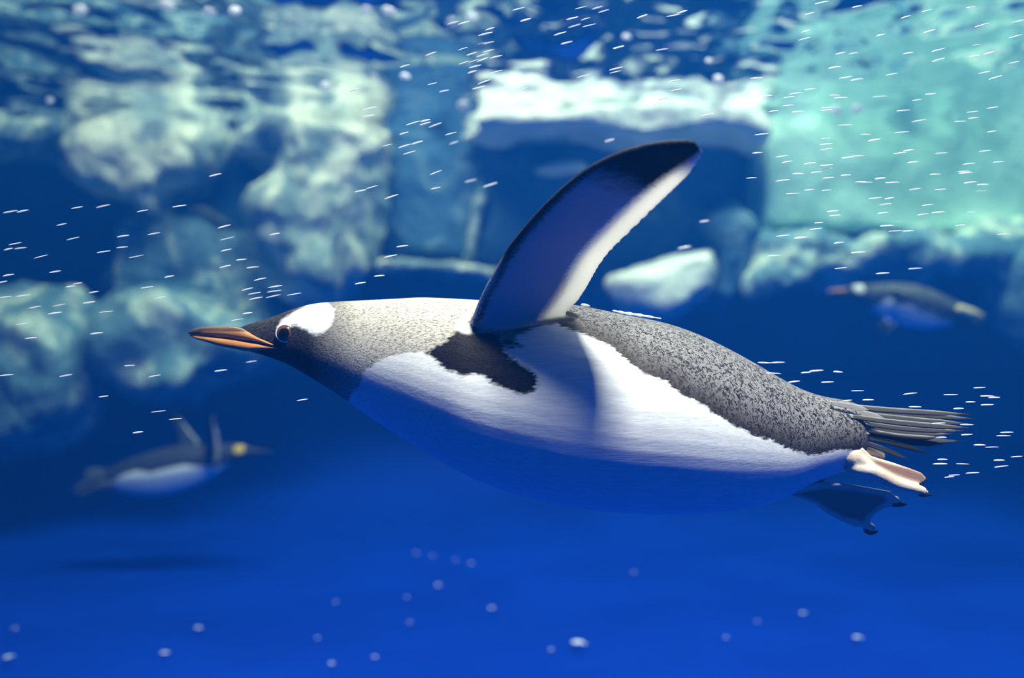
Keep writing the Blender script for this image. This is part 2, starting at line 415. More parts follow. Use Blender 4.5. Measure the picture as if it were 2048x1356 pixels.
def make_penguin(spec):
    D = spec['D']; k = D/F
    st = np.array(spec['stations'], float)
    us = np.linspace(st[0, 0], st[-1, 0], spec.get('nu', 220))
    top = interp(us, st[:, 0], st[:, 1]); bot = interp(us, st[:, 0], st[:, 2]); wr = interp(us, st[:, 0], st[:, 3])
    NR = 48; rings = []
    for u, a, b, r in zip(us, top, bot, wr):
        h = (b-a)/2*k; zc = CZ-((a+b)/2-678)*k; x = (u-1024)*k
        rings.append([Vector((x, D-r*h*math.cos(2*math.pi*j/NR), zc+h*math.sin(2*math.pi*j/NR))) for j in range(NR)])
    parts = [loft(rings)]
    flip = []
    for fst, mirror, thick in spec['flippers']:
        ss, L, T = flipper_surface(fst)
        if mirror:
            for P in (L, T):
                for p in P: p.y = 2*D-p.y
        FR = []
        n = len(ss)
        for i in range(n):
            sp_ = (L[min(i+1, n-1)]+T[min(i+1, n-1)]-L[max(i-1, 0)]-T[max(i-1, 0)])
            ch = T[i]-L[i]; nm = sp_.cross(ch).normalized()
            if (nm.y > 0) != mirror: nm = -nm         # outward: away from the body's mid plane = underside
            flip.append((ss[i], L[i], T[i], nm))
            r = []
            K = 14
            taperend = math.sqrt(max(0.0, 1-max(0, (ss[i]-0.93)/0.07)**2))*0.9+0.1
            for j in range(2*K):
                a = math.pi*j/K
                c = 0.5-0.5*math.cos(a)
                foil = (0.35+0.65*(1-c)**0.8)*math.sqrt(max(1e-4, 1-(2*c-1)**4))
                tt = thick*(1-0.55*ss[i])*foil*(1 if a <= math.pi else -1)*taperend + (thick*0.06*math.sin(a))
                r.append(L[i]+ch*c+nm*tt)
            FR.append(r)
        parts.append(loft(FR))
    for c, r, sc in spec.get('blobs', []):
        parts.append(sphere(px(*c), r, 16, 10, sc))
    V, Fc = merge(parts)
    m = mesh_from(V, Fc)
    m = evaluate(m, [('REMESH', dict(mode='VOXEL', voxel_size=spec['voxel'])), ('SMOOTH', dict(factor=0.5, iterations=spec.get('smooth', 4)))])
    nv = len(m.vertices); co = np.empty(nv*3); m.vertices.foreach_get('co', co); co = co.reshape(-1, 3)
    no = np.empty(nv*3); m.vertices.foreach_get('normal', no); no = no.reshape(-1, 3)
    U = co[:, 0]/k+1024; Vv = 678-(co[:, 2]-CZ)/k
    A = {}
    sc = spec.get('pxs', 1.0)       # pixel distances are scaled so that one material works at any size
    def union(polys): return np.max([poly_sd(U, Vv, p) for p in polys], 0)*sc if polys else np.full(nv, -1e3)
    A['belly'] = union(spec['belly']); A['brow'] = union(spec['brow']); A['axil'] = union(spec.get('axil', []))
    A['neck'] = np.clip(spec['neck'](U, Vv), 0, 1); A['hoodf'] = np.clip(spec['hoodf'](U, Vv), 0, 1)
    # flipper coordinates
    kd = kdtree.KDTree(len(flip))
    for i, (s, L, T, nm) in enumerate(flip): kd.insert((L+T)/2, i)
    kd.balance()
    fl = np.zeros(nv); fsv = np.zeros(nv); fcv = np.zeros(nv); fvv = np.zeros(nv)
    th = spec['flippers'][0][2]
    for sel in range(len(spec['flippers'])):
        rows = flip[sel*60:(sel+1)*60]
        Lm = np.array([r[1] for r in rows]); Tm = np.array([r[2] for r in rows]); Nm = np.array([r[3] for r in rows]); Sm = np.array([r[0] for r in rows])
        # grid of mid-surface points
        cc = np.linspace(0, 1, 30)
        G = Lm[:, None, :]*(1-cc[None, :, None])+Tm[:, None, :]*cc[None, :, None]
        kg = kdtree.KDTree(60*30)
        for i in range(60):
            for j in range(30): kg.insert(G[i, j], i*30+j)
        kg.balance()
        lo = G.reshape(-1, 3).min(0)-th*2; hi = G.reshape(-1, 3).max(0)+th*2
        cand = np.nonzero(((co > lo) & (co < hi)).all(1))[0]
        for vi in cand:
            p, ix, d = kg.find(co[vi])
            i, j = divmod(ix, 30); s = Sm[i]
            if d > th*2.2: continue
            dz = float(np.dot(co[vi]-G[i, j], Nm[i]))
            lim = max(0.35, (1-0.55*s))*th*1.5
            mk = min(1.0, max(0.0, (lim+0.002-d)/0.003))*min(1.0, max(0.0, (s-spec.get('fbase', 0.02))/0.03))
            if mk > fl[vi]:
                fl[vi] = mk; fsv[vi] = s; fcv[vi] = cc[j]
                fvv[vi] = float(np.dot(no[vi], Nm[i]))
    A['fl'] = fl; A['fs'] = fsv; A['fc'] = fcv; A['fv'] = fvv
    for nme, arr in A.items():
        at = m.attributes.new(nme, 'FLOAT', 'POINT'); at.data.foreach_set('value', arr.astype(np.float32))
    root = bpy.data.objects.new(spec['name'], None); C.objects.link(root)
    root.empty_display_size = 0.05
    root.location = (float(co[:, 0].mean()), D, float(co[:, 2].min()))
    tag(root, spec['label'], 'penguin')
    link('body', m, spec['mat'], root)
    return root

def bill_half(stations, D, wmax):
    """stations: (u, top v, bottom v, halfwidth px)"""
    k = D/F; st = np.array(stations, float); us = np.linspace(st[0, 0], st[-1, 0], 40)
    a = interp(us, st[:, 0], st[:, 1]); b = interp(us, st[:, 0], st[:, 2]); hw = interp(us, st[:, 0], st[:, 3])
    R = []
    for u, t, bb, w_ in zip(us, a, b, hw):
        zc = CZ-((t+bb)/2-678)*k; h = max(0.4, (bb-t)/2)*k
        R.append([Vector(((u-1024)*k, D-w_*k*math.copysign(abs(math.cos(q))**0.75, math.cos(q)), zc+h*math.copysign(abs(math.sin(q))**0.85, math.sin(q)))) for q in [2*math.pi*j/24 for j in range(24)]])
    return mesh_from(*loft(R))

def mat_bill(name, base, dark, zlo, zhi):
    t = NT(name); tc = t.n('TexCoord'); s = t.n('SeparateXYZ', {0: tc.outputs['Object']})
    n = t.noise(t.obj((0.15, 1, 1)), 220, 3)
    z = t.math('ADD', t.attr('height'), t.math('MULTIPLY', t.math('SUBTRACT', n, 0.5), 0.25))
    c = t.mix(t.mapr(z, zlo, zhi), base, dark)
    c = t.mix(t.mapr(n, 0.35, 0.65, 0, 0.4), c, tuple(x*0.45 for x in base))
    t.surf(t.bsdf(Base_Color=c, Roughness=0.32, Specular_IOR_Level=0.5)); return t.m
def add_height(m, fn):
    at = m.attributes.new('height', 'FLOAT', 'POINT')
    at.data.foreach_set('value', [fn(v.co) for v in m.vertices])

# ---- the big gentoo
FEATHER = feather_material('gentoo_plumage')
ST = [ # u, top, bottom, width ratio
 (472,658,690,0.52),(490,650,700,0.55),(520,641,709,0.57),(550,632,719,0.60),(580,620,731,0.65),(610,611,748,0.71),(640,606,766,0.74),(680,603,791,0.78),
 (720,601,819,0.82),(760,599,846,0.86),(800,597,871,0.90),(840,595,895,0.94),(880,596,919,0.97),(920,598,941,1.0),(960,600,960,1.0),(1000,602,975,1.0),
 (1050,604,990,1.02),(1100,606,1003,1.03),(1150,610,1012,1.03),(1200,619,1018,1.03),(1250,630,1022,1.03),(1300,639,1024,1.02),(1350,652,1025,1.0),(1400,671,1024,0.98),
 (1450,695,1019,0.97),(1500,722,1010,0.96),(1550,751,997,0.95),(1600,777,975,0.94),(1640,791,959,0.95),(1670,797,947,0.95),(1700,803,935,0.92),(1720,813,915,0.8),(1734,832,888,0.6)]
FL = [ # s, lead, D, trail, D
 (0.00,962,705,0.830,1078,700,0.835),
 (0.05,938,662,0.800,1098,668,0.812),
 (0.11,949,622,0.782,1128,632,0.805),
 (0.18,965,583,0.768,1158,600,0.795),
 (0.26,985,546,0.755,1178,570,0.782),
 (0.35,1012,499,0.741,1194,541,0.768),
 (0.45,1045,456,0.725,1217,508,0.750),
 (0.55,1082,414,0.709,1251,474,0.732),
 (0.65,1125,372,0.693,1289,437,0.714),
 (0.74,1170,337,0.679,1324,403,0.697),
 (0.82,1222,309,0.666,1357,373,0.681),
 (0.89,1280,290,0.655,1382,346,0.667),
 (0.95,1335,281,0.645,1398,323,0.653),
 (1.00,1388,279,0.638,1408,302,0.640)]
BELLY = [(1040,668),(1085,652),(1105,650),(1150,668),(1200,690),(1230,718),(1255,738),(1300,754),(1325,778),(1350,788),(1400,820),(1450,848),(1500,864),(1535,880),(1560,890),(1600,897),(1640,890),(1690,892),(1760,905),
         (1760,1100),(600,1100),(640,830),(700,806),(712,786),(735,765),(748,735),(790,712),(840,702),(875,706),(900,720),(960,720)]
AXIL = [(868,705),(900,682),(930,655),(960,650),(1000,672),(1010,700),(1060,735),(1072,755),(1060,772),(1040,777),(1010,765),(970,742),(930,742),(905,735),(888,718)]
AXIL2 = [(1005,680),(1030,678),(1042,690),(1012,692)]
BROW = [(561,657),(570,642),(592,627),(624,609),(641,603),(654,604),(676,620),(681,640),(674,656),(660,668),(642,670),(626,660),(603,652)]
RING = [(580+20*math.cos(a*0.4), 667+19*math.sin(a*0.4)) for a in range(16)]
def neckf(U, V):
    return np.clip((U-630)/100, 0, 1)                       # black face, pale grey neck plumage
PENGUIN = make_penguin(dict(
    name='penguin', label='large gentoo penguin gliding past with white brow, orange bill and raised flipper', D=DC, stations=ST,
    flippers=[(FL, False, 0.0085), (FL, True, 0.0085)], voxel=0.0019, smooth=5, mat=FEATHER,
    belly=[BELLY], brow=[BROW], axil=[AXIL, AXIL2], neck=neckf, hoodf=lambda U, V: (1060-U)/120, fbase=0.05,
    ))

k0 = DC/F
ub = bill_half([(377,665,668,1.5),(384,659,669,5),(396,656,670,8),(420,653,672,12),(450,652,675,15),(478,653,680,17.5),(500,661,683,20),(520,671,686,21.5),(545,683,691,26.5),(566,692,696,28)], DC, 1)
add_height(ub, lambda c: np.clip(((678-(c.z-CZ)/k0)-654)/18, -0.2, 1.2) + np.clip((412-((c.x)/k0+1024))/30, 0, 1)*-0.6)
link('upper_bill', ub, mat_bill('upper_bill_horn', (0.62, 0.27, 0.075), (0.05, 0.038, 0.035), 0.62, 0.40), PENGUIN)
lb = bill_half([(381,669,672,1.5),(392,670,678,5),(410,671,683,8),(440,674,692,12),(470,677,698,15),(500,682,703,19),(530,687,701,22.5),(566,694,698,28)], DC, 1)
add_height(lb, lambda c: np.clip(((678-(c.z-CZ)/k0)-(672+(((c.x)/k0+1024)-400)*0.13))/12, -0.2, 1.2))
link('lower_bill', lb, mat_bill('lower_bill_horn', (0.66, 0.26, 0.08), (0.55, 0.21, 0.065), 0.75, 1.1), PENGUIN)  # underside slightly darker: faint shade painted into the horn colour

def mat_eye():
    t = NT('penguin_eye'); r = t.attr('radial')
    c = t.mix(t.mapr(r, 0.56, 0.64), (0.003, 0.003, 0.004), (0.11, 0.05, 0.025))
    c = t.mix(t.mapr(r, 0.86, 0.95), c, (0.02, 0.015, 0.015))
    t.surf(t.bsdf(Base_Color=c, Roughness=0.05, Specular_IOR_Level=0.6, Coat_Weight=0.2)); return t.m
EYE = mat_eye(); RINGM = plain('eye_ring_skin', (0.72, 0.74, 0.80), 0.5, 0.08)
BROWN = plain('bare_skin_brown', (0.30, 0.21, 0.13), 0.45)
def eye(side, root, u, v, D, dy, r):
    c = px(u, v, D); c.y = D-side*dy
    vv, ff = sphere(c, r, 24, 16, (1.0, 0.55, 0.95)); m = mesh_from(vv, ff)
    at = m.attributes.new('radial', 'FLOAT', 'POINT')
    at.data.foreach_set('value', [math.hypot(p.co.x-c.x, p.co.z-c.z)/r for p in m.vertices])
    e = link('eye', m, EYE, root)
    R = []
    for i in range(32):
        a = 2*math.pi*i/32; ring = []
        for j in range(8):
            b = 2*math.pi*j/8; rr = r*1.0+r*0.11*math.cos(b)
            ring.append(Vector((c.x+rr*math.cos(a), c.y-side*r*(0.08+0.14*math.sin(b)), c.z+rr*0.96*math.sin(a))))
        R.append(ring)
    R.append(R[0]); vv, ff = loft(R, cap=False)
    e2 = link('eyelid', mesh_from(vv, ff), RINGM, root)
eye(1, PENGUIN, 580, 667, DC, 0.0183, 0.0092); eye(-1, PENGUIN, 580, 667, DC, 0.0183, 0.0092)

# tail feathers
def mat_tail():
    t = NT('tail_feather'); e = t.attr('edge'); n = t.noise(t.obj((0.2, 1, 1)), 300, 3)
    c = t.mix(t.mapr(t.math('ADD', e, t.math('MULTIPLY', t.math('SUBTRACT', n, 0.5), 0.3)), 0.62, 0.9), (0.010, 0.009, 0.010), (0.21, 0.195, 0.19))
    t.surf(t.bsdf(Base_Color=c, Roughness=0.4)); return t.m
TAIL = mat_tail()
def feather(pts, hw, D, root, mat, name='tail_feather', tilt=0.6, dark_end=0.55):
    (u0, v0), (u1, v1), (u2, v2) = pts; N = 14; k = D/F; R = []; E = []
    for i in range(N+1):
        s = i/N
        u = (1-s)**2*u0+2*s*(1-s)*(2*u1-0.5*u0-0.5*u2)+s*s*u2; v = (1-s)**2*v0+2*s*(1-s)*(2*v1-0.5*v0-0.5*v2)+s*s*v2
        w_ = hw*(0.75+0.25*math.sin(math.pi*s))*min(1.0, (1-s)*5+0.08)
        c = px(u, v, D)
        r = []
        for j in range(8):
            a = 2*math.pi*j/8
            r.append(c+Vector((0, 1, 0))*(w_*k*tilt*math.sin(a)+0.10*w_*k*math.cos(a))+Vector((0, 0, 1))*(w_*k*math.sin(a)+0.25*w_*k*math.cos(a)))
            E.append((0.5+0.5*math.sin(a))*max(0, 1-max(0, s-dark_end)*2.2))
        R.append(r)
    vv, ff = loft(R); m = mesh_from(vv, ff); E += [0, 0]
    at = m.attributes.new('edge', 'FLOAT', 'POINT'); at.data.foreach_set('value', E)
    return link(name, m, mat, root)
rng = random.Random(3)
TF = [((1688,810),(1785,821),(1942,829)),((1690,817),(1805,828),(1949,838)),((1690,824),(1810,838),(1938,848)),((1692,831),(1812,847),(1940,856)),
      ((1692,838),(1800,856),(1928,862)),((1694,843),(1792,864),(1905,868)),((1694,849),(1790,872),(1880,874)),((1696,855),(1805,877),(1926,882)),
      ((1696,861),(1800,882),(1893,888)),((1690,866),(1775,884),(1860,907)),((1690,872),(1760,896),(1816,918))]
for i, p in enumerate(TF):
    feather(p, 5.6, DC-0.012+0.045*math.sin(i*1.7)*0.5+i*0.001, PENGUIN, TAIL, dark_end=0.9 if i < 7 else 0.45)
CV = [((1665,816),(1722,825),(1768,836)),((1665,824),(1716,834),(1762,845)),((1665,834),(1712,846),(1752,857)),((1668,844),(1706,856),(1740,868)),((1662,806),(1700,812),(1738,820))]
for i, p in enumerate(CV):
    feather(p, 5.5, DC-0.022-0.002*i, PENGUIN, plain('covert_feather', (0.22, 0.21, 0.215), 0.6) if i == 0 else bpy.data.materials['covert_feather'], 'tail_covert', 0.3, 1.0)

# feet
def mat_foot(name, a, b, c3):
    t = NT(name); n = t.noise(t.obj(), 45, 3); n2 = t.noise(t.obj(), 500, 3)
    c = t.mix(t.mapr(n, 0.4, 0.62), a, b); c = t.mix(t.mapr(t.attr('web'), 0, 1), c, c3)
    t.surf(t.bsdf(Base_Color=c, Roughness=0.45, Normal=t.bump(n2, 0.4, 0.001))); return t.m
def slab(poly, D, th, tiltv=0.0):
    """flat webbing: polygon prism; tiltv = metres of depth per pixel of v"""
    v0 = sum(p[1] for p in poly)/len(poly); n = len(poly)
    f = [px(u, v, D)+Vector((0, (v-v0)*tiltv-th, 0)) for u, v in poly]; b = [px(u, v, D)+Vector((0, (v-v0)*tiltv+th, 0)) for u, v in poly]
    return f+b, [tuple(range(n)), tuple(range(2*n-1, n-1, -1))]+[(j, n+j, n+(j+1) % n, (j+1) % n) for j in range(n)]
def tube(path, D):
    """path of (u, v, r px, dD)"""
    parts = []
    for (u0, v0, r0, d0), (u1, v1, r1, d1) in zip(path, path[1:]):
        N = max(2, int(math.hypot(u1-u0, v1-v0)/5))
        for i in range(N+1):
            s = i/N; parts.append(sphere(px(u0+(u1-u0)*s, v0+(v1-v0)*s, D+d0+(d1-d0)*s), (r0+(r1-r0)*s)*D/F, 10, 8))
    return parts
def foot(parts, mat, root, webpoly, D, claws):
    V, Fc = merge(parts); m = mesh_from(V, Fc)
    bm = bmesh.new(); bm.from_mesh(m); bmesh.ops.triangulate(bm, faces=[f for f in bm.faces if len(f.verts) > 4]); bm.to_mesh(m); bm.free()
    m = evaluate(m, [('REMESH', dict(mode='VOXEL', voxel_size=0.0013)), ('SMOOTH', dict(factor=0.5, iterations=5))])
    co = np.array([v.co for v in m.vertices]); sd = poly_sd(co[:, 0]/D*F+1024, 678-(co[:, 2]-CZ)/D*F, webpoly)
    at = m.attributes.new('web', 'FLOAT', 'POINT'); at.data.foreach_set('value', np.clip(sd/8, 0, 1).astype(np.float32))
    fo = link('foot', m, mat, root)
    for p in claws:
        R = []
        N = 8
        (u0, v0), (u1, v1), (u2, v2) = p[:3]; r0 = p[3]; dD = p[4]
        for i in range(N+1):
            s = i/N; u = (1-s)**2*u0+2*s*(1-s)*u1+s*s*u2; v = (1-s)**2*v0+2*s*(1-s)*v1+s*s*v2
            c = px(u, v, D+dD); rr = r0*(1-0.9*s**1.5)*D/F
            R.append([c+Vector((0, math.cos(a)*rr, math.sin(a)*rr)) for a in [2*math.pi*j/10 for j in range(10)]])
        link('claw', mesh_from(*loft(R)), CLAW, fo)
CLAW = plain('black_claw', (0.012, 0.011, 0.011), 0.3)
FOOT = mat_foot('penguin_foot_skin', (0.62, 0.49, 0.39), (0.74, 0.63, 0.52), (0.34, 0.20, 0.14))
DN = 0.832
near_web = [(1735,912),(1775,920),(1815,930),(1845,940),(1856,955),(1840,968),(1815,962),(1780,948),(1745,932)]
near_poly = [(1690,905),(1706,889),(1722,894),(1742,913),(1775,925),(1815,935),(1840,945),(1850,955),(1842,964),(1826,967),(1844,974),(1855,982),(1848,989),(1818,985),(1780,975),(1745,962),(1715,953),(1690,940)]
foot(tube([(1680,910,18,0.01),(1705,915,22,0),(1718,924,20,0),(1738,935,15,0)], DN)+tube([(1732,922,13,0.004),(1785,938,13,0.004),(1836,954,11,0.002)], DN)
     +tube([(1712,936,14,-0.004),(1745,942,13,-0.006),(1790,966,11,-0.006),(1844,981,9,-0.006)], DN)+tube([(1705,897,10,0.012),(1735,903,12,0.014),(1762,911,9,0.014)], DN)
     +[slab(near_poly, DN, 0.0045)], FOOT, PENGUIN, near_web, DN,
     [((1840,964),(1846,968),(1850,965),6,0.002),((1838,987),(1852,991),(1866,989),6,-0.006)])
DF = 0.853
far_web = [(1572,986),(1600,975),(1640,968),(1700,972),(1760,985),(1775,998),(1760,1012),(1745,1030),(1735,1050),(1690,1040),(1650,1018),(1620,1000)]
far_poly = [(1568,985),(1592,971),(1622,959),(1680,962),(1730,971),(1772,979),(1784,990),(1796,998),(1790,1008),(1768,1018),(1753,1031),(1748,1045),(1752,1056),(1742,1062),(1718,1058),(1688,1046),(1650,1024),(1624,1005)]
foot([slab(far_poly, DF, 0.003, 0.0003)]+tube([(1640,972,8,-0.010),(1710,984,9,-0.006),(1790,1000,9,-0.001)], DF)+tube([(1640,990,7,-0.004),(1690,1025,8,0.006),(1742,1055,9,0.015)], DF)
     +tube([(1650,930,20,0),(1630,965,12,0)], DF), FOOT, PENGUIN, far_web, DF,
     [((1782,1004),(1800,1010),(1815,1008),9,0),((1730,1058),(1745,1068),(1757,1062),9,0.016)])

# ---- far penguins
KING_MAT = feather_material('king_plumage', hood_light=(0.035, 0.04, 0.045), back_light=(0.05, 0.06, 0.065), brow_col=(0.80, 0.55, 0.04), fscale=4.0, jit=8.0, ventral=(0.015, 0.02, 0.025), dorsal=(0.012, 0.016, 0.02))
KD = 3.5
king = make_penguin(dict(name='penguin', label='hazy king penguin with yellow ear patch and raised flippers low over the blue floor', D=KD, voxel=0.008, smooth=3, mat=KING_MAT, nu=120,
    stations=[(168,962,985,0.9),(190,950,980,0.9),(215,938,978,1.0),(250,922,984,1.05),(290,907,990,1.05),(330,896,989,1.05),(370,890,979,1.05),(410,888,962,1.0),(440,887,943,0.95),(465,887,926,0.9),(485,889,915,0.9),(497,893,908,0.85)],
    flippers=[([(0,405,925,3.40,440,925,3.40),(0.2,408,895,3.33,441,895,3.33),(0.5,411,865,3.26,437,866,3.26),(0.8,415,838,3.20,430,840,3.20),(1.0,420,818,3.16,425,818,3.16)], False, 0.016),
              ([(0,360,905,3.60,405,905,3.60),(0.2,358,880,3.66,400,885,3.66),(0.5,352,855,3.72,382,862,3.72),(0.8,346,832,3.78,364,840,3.78),(1.0,342,817,3.82,350,820,3.82)], False, 0.016)],
    belly=[[(225,966),(260,945),(290,935),(320,937),(350,930),(385,923),(410,926),(440,930),(460,925),(470,940),(440,1010),(200,1010)]], brow=[[(474,891),(490,890),(491,903),(478,906),(471,899)]], pxs=2.0,
    neck=lambda U, V: U*0, hoodf=lambda U, V: (U-400)/60, fbase=0.0))
kb = bill_half([(492,894,906,6),(505,897,906,5),(525,900,905,2.5),(545,903,904.5,1)], KD, 1); add_height(kb, lambda c: 0.0)
link('bill', kb, plain('dark_bill', (0.03, 0.03, 0.03), 0.4), king)
for i, (a, b, c) in enumerate([((205,950),(175,962),(140,985)), ((205,958),(178,970),(150,990)), ((205,945),(185,945),(168,945))]):
    feather(a and (a, b, c), 9, KD-0.05+0.05*i, king, plain('king_tail', (0.03, 0.035, 0.04), 0.6) if i == 0 else bpy.data.materials['king_tail'], 'tail_feather', 0.8, 2)
def far_foot(path, D, mat, root):
    V, Fc = merge(tube(path, D)); m = evaluate(mesh_from(V, Fc), [('REMESH', dict(mode='VOXEL', voxel_size=0.007)), ('SMOOTH', dict(factor=0.5, iterations=2))])
    link('foot', m, mat, root)
far_foot([(228,968,10,-0.05),(200,972,9,-0.06),(165,988,7,-0.06)], KD, plain('king_foot', (0.04, 0.04, 0.045), 0.6), king)
far_foot([(228,970,10,0.08),(205,978,9,0.08),(175,992,6,0.08)], KD, bpy.data.materials['king_foot'], king)

GENTOO_FAR = feather_material('far_gentoo_plumage', hood_light=(0.14, 0.14, 0.12), back_light=(0.15, 0.16, 0.14), brow_col=(0.86, 0.86, 0.80), fscale=4.0, jit=8.0, ventral=(0.02, 0.02, 0.02), dorsal=(0.012, 0.012, 0.012))
GD = 3.4
far = make_penguin(dict(name='penguin', label='hazy gentoo penguin with pale head spot and swept back flipper below the mint block', D=GD, voxel=0.008, smooth=3, mat=GENTOO_FAR, nu=120,
    stations=[(1686,577,586,0.8),(1700,572,594,0.8),(1715,569,601,0.82),(1735,569,612,0.88),(1760,567,630,0.95),(1790,566,645,1.0),(1820,568,655,1.0),(1850,576,658,1.0),(1880,588,655,0.95),(1910,603,648,0.9),(1935,615,640,0.85),(1950,622,636,0.8)],
    flippers=[([(0,1790,575,3.30,1790,612,3.30),(0.2,1822,588,3.19,1815,612,3.19),(0.5,1868,612,3.17,1860,630,3.17),(0.8,1912,636,3.20,1905,646,3.20),(1.0,1946,652,3.24,1940,655,3.24)], False, 0.016),
              ([(0,1770,640,3.5,1800,640,3.5),(0.2,1760,650,3.54,1788,652,3.54),(0.5,1752,662,3.6,1772,664,3.6),(0.8,1747,672,3.65,1758,674,3.65),(1.0,1745,680,3.68,1750,680,3.68)], False, 0.014)],
    belly=[[(1745,612),(1760,598),(1790,602),(1820,625),(1870,640),(1930,645),(1930,720),(1700,720),(1720,625)]], brow=[[(1705,570),(1722,569),(1724,584),(1712,588),(1704,580)]], pxs=2.0,
    neck=lambda U, V: U*0+0.3, hoodf=lambda U, V: (1760-U)/40, fbase=0.0))
gb = bill_half([(1657,580,584,1),(1670,578,586,3),(1690,577,588,5)], GD, 1); add_height(gb, lambda c: 0.0)
link('bill', gb, plain('far_orange_bill', (0.55, 0.22, 0.05), 0.4), far)
FFM = plain('far_foot_skin', (0.80, 0.68, 0.30), 0.5)
far_foot([(1920,618,9,-0.06),(1945,626,9,-0.07),(1962,633,6,-0.07)], GD, FFM, far)
far_foot([(1918,628,8,0.06),(1940,634,7,0.06),(1955,638,5,0.06)], GD, FFM, far)
for i, (a, b, c) in enumerate([((1930,622),(1948,630),(1968,640)), ((1930,628),(1945,636),(1962,645))]):
    feather((a, b, c), 6, GD+0.02*i, far, bpy.data.materials['king_tail'], 'tail_feather', 0.8, 2)

# ------------------------------------------------------------------ air bubbles and floating specks
def mat_bubble():
    t = NT('air_bubble')
    p = t.bsdf(Base_Color=(0.92, 0.94, 0.97), Roughness=0.15, Specular_IOR_Level=1.0)
    tr = t.n('BsdfTranslucent', {'Color': (0.9, 0.93, 0.97, 1)})
    t.surf(t.n('MixShader', {0: 0.5, 1: p.outputs[0], 2: tr.outputs[0]})); return t.m
BUB = mat_bubble()
def bubble_mesh(kind):
    """unit-length bubble along x: flattened, fuller at the front, slightly wavy"""
    R = []; N = 9; seg = 8
    for i in range(N+1):
        s = i/N; x = s-0.5
        r = 0.5*math.sqrt(max(0.0, 1-(2*s-1)**2))*(1+0.35*(0.5-s)) + 0.02
        off = (0.10 if kind == 0 else 0.16)*math.sin(3.0*s+kind)
        R.append([Vector((x, r*math.cos(2*math.pi*j/seg), r*math.sin(2*math.pi*j/seg)*(0.85 if kind else 1)+off)) for j in range(seg)])
    m = mesh_from(*loft(R)); m.polygons.foreach_set('use_smooth', [True]*len(m.polygons)); m.materials.append(BUB); return m
BM = [bubble_mesh(0), bubble_mesh(1)]
def bubble(u, v, L, T, ang, D, label, group, name='air_bubble', cat='bubble', i=0):
    o = bpy.data.objects.new(name, BM[i % 2]); C.objects.link(o)
    o.location = px(u, v, D); o.scale = (L*D/F, T*D/F, T*D/F); o.rotation_euler = (0, -math.radians(ang), 0)
    tag(o, label, cat, group); return o
rb = random.Random(12)
def zpts(x0, y0, s, pts): return [(x0+a/s, y0+b/s) for a, b in pts]
MINT = zpts(1450,150,3.39,[(215,22),(575,96),(480,126),(435,150),(283,143),(745,138),(788,155),(1050,146),(1395,130),(1300,170),(430,208),(330,245),(495,250),(695,222),(690,240),(1210,241),(1815,222),(1680,250),(1685,292),(1595,315),(1315,310),(815,340),(1200,388),(955,403),(1012,442),(685,430),(685,470),(685,504),(1810,384),(250,402),(220,528),(385,552),(420,590),(1187,530),(1243,512),(1467,530),(1765,515),(835,560),(905,550),(1272,592),(1655,602),(1855,590),(685,634),(690,612),(620,660),(820,680),(495,670),(180,698),(392,715),(700,698),(575,600),(1620,655),(1632,665),(1427,674),(920,724),(960,728),(1053,702),(1137,729),(1663,729),(1748,743),(1463,777),(1735,787),(1290,774),(1020,835),(1115,837),(460,804),(570,780),(690,782),(1088,877),(1375,882),(730,924),(745,953),(1070,938),(1445,932),(1343,946),(1670,930),(635,1002),(618,1044),(1097,1024),(1160,1058),(1242,1058),(1595,1020),(515,1104),(395,1090),(772,1138),(330,1225),(905,1203),(1885,1080),(785,1310),(1290,1312),(1068,1345)])
UP = zpts(700,0,3.39,[(1143,60),(1190,135),(1565,52),(1678,52),(1720,75),(1507,124),(1597,128),(1523,175),(1622,172),(1423,228),(1470,290),(1980,112),(700,155),(772,155),(950,195),(918,230),(940,290),(895,293),(765,330),(548,365),(825,365),(938,345),(900,373),(990,386),(372,447),(775,425),(842,412),(898,405),(850,450),(828,488),(985,487),(908,556),(873,594),(557,568),(638,617),(1168,606),(1585,515),(1823,320),(1803,465),(1800,488),(1222,712),(35,608),(135,735),(130,790),(428,834),(510,818),(510,838),(578,848),(365,904),(683,906),(705,968),(708,983),(455,967),(370,990),(402,1035),(252,985),(582,1170),(818,1226),(950,1254),(580,1276),(150,1268),(70,1295),(280,1334),(1760,952)])
TOPR = zpts(1024,0,2.0,[(25,35),(55,80),(240,72),(295,75),(250,103),(365,45),(270,33),(520,66),(645,62),(680,48),(1660,42),(1575,68),(1835,30),(1380,26),(1240,10),(1190,55),(1475,140),(1175,125),(1170,155),(1670,125),(1880,100),(2025,85),(2015,145),(1860,180),(1705,200),(1910,212),(1850,225),(1705,240),(1585,213),(1315,213),(1365,213),(1290,270),(2010,250),(1890,290),(1935,310),(1335,310),(1380,318),(980,313),(1520,297),(600,198),(425,190),(650,323),(655,360),(415,278),(605,395),(72,420),(780,460),(770,885),(690,990)])
LEFT = zpts(0,180,2.4976,[(52,608),(113,605),(385,588),(515,580),(712,604),(308,672),(615,730),(768,718),(365,742),(1120,682),(1135,742),(1372,720),(75,768),(42,795),(102,790),(205,832),(610,786),(518,808),(680,832),(1130,800),(1205,848),(1125,882),(1262,886),(42,925),(275,908),(388,966),(352,982),(10,960),(845,932),(735,986),(115,1028),(28,1035),(468,1010),(800,1038),(1300,945),(1235,995),(1375,982),(1270,1016),(1370,1005),(1365,1030),(1278,1041),(1235,1116),(1470,1020),(175,1085),(295,1075),(445,1062),(530,1108),(275,1115),(1895,928),(1950,830),(2010,780),(1075,425),(895,580),(1798,503),(1860,485),(1955,533),(2015,216),(1850,133),(1835,130),(1800,965)])
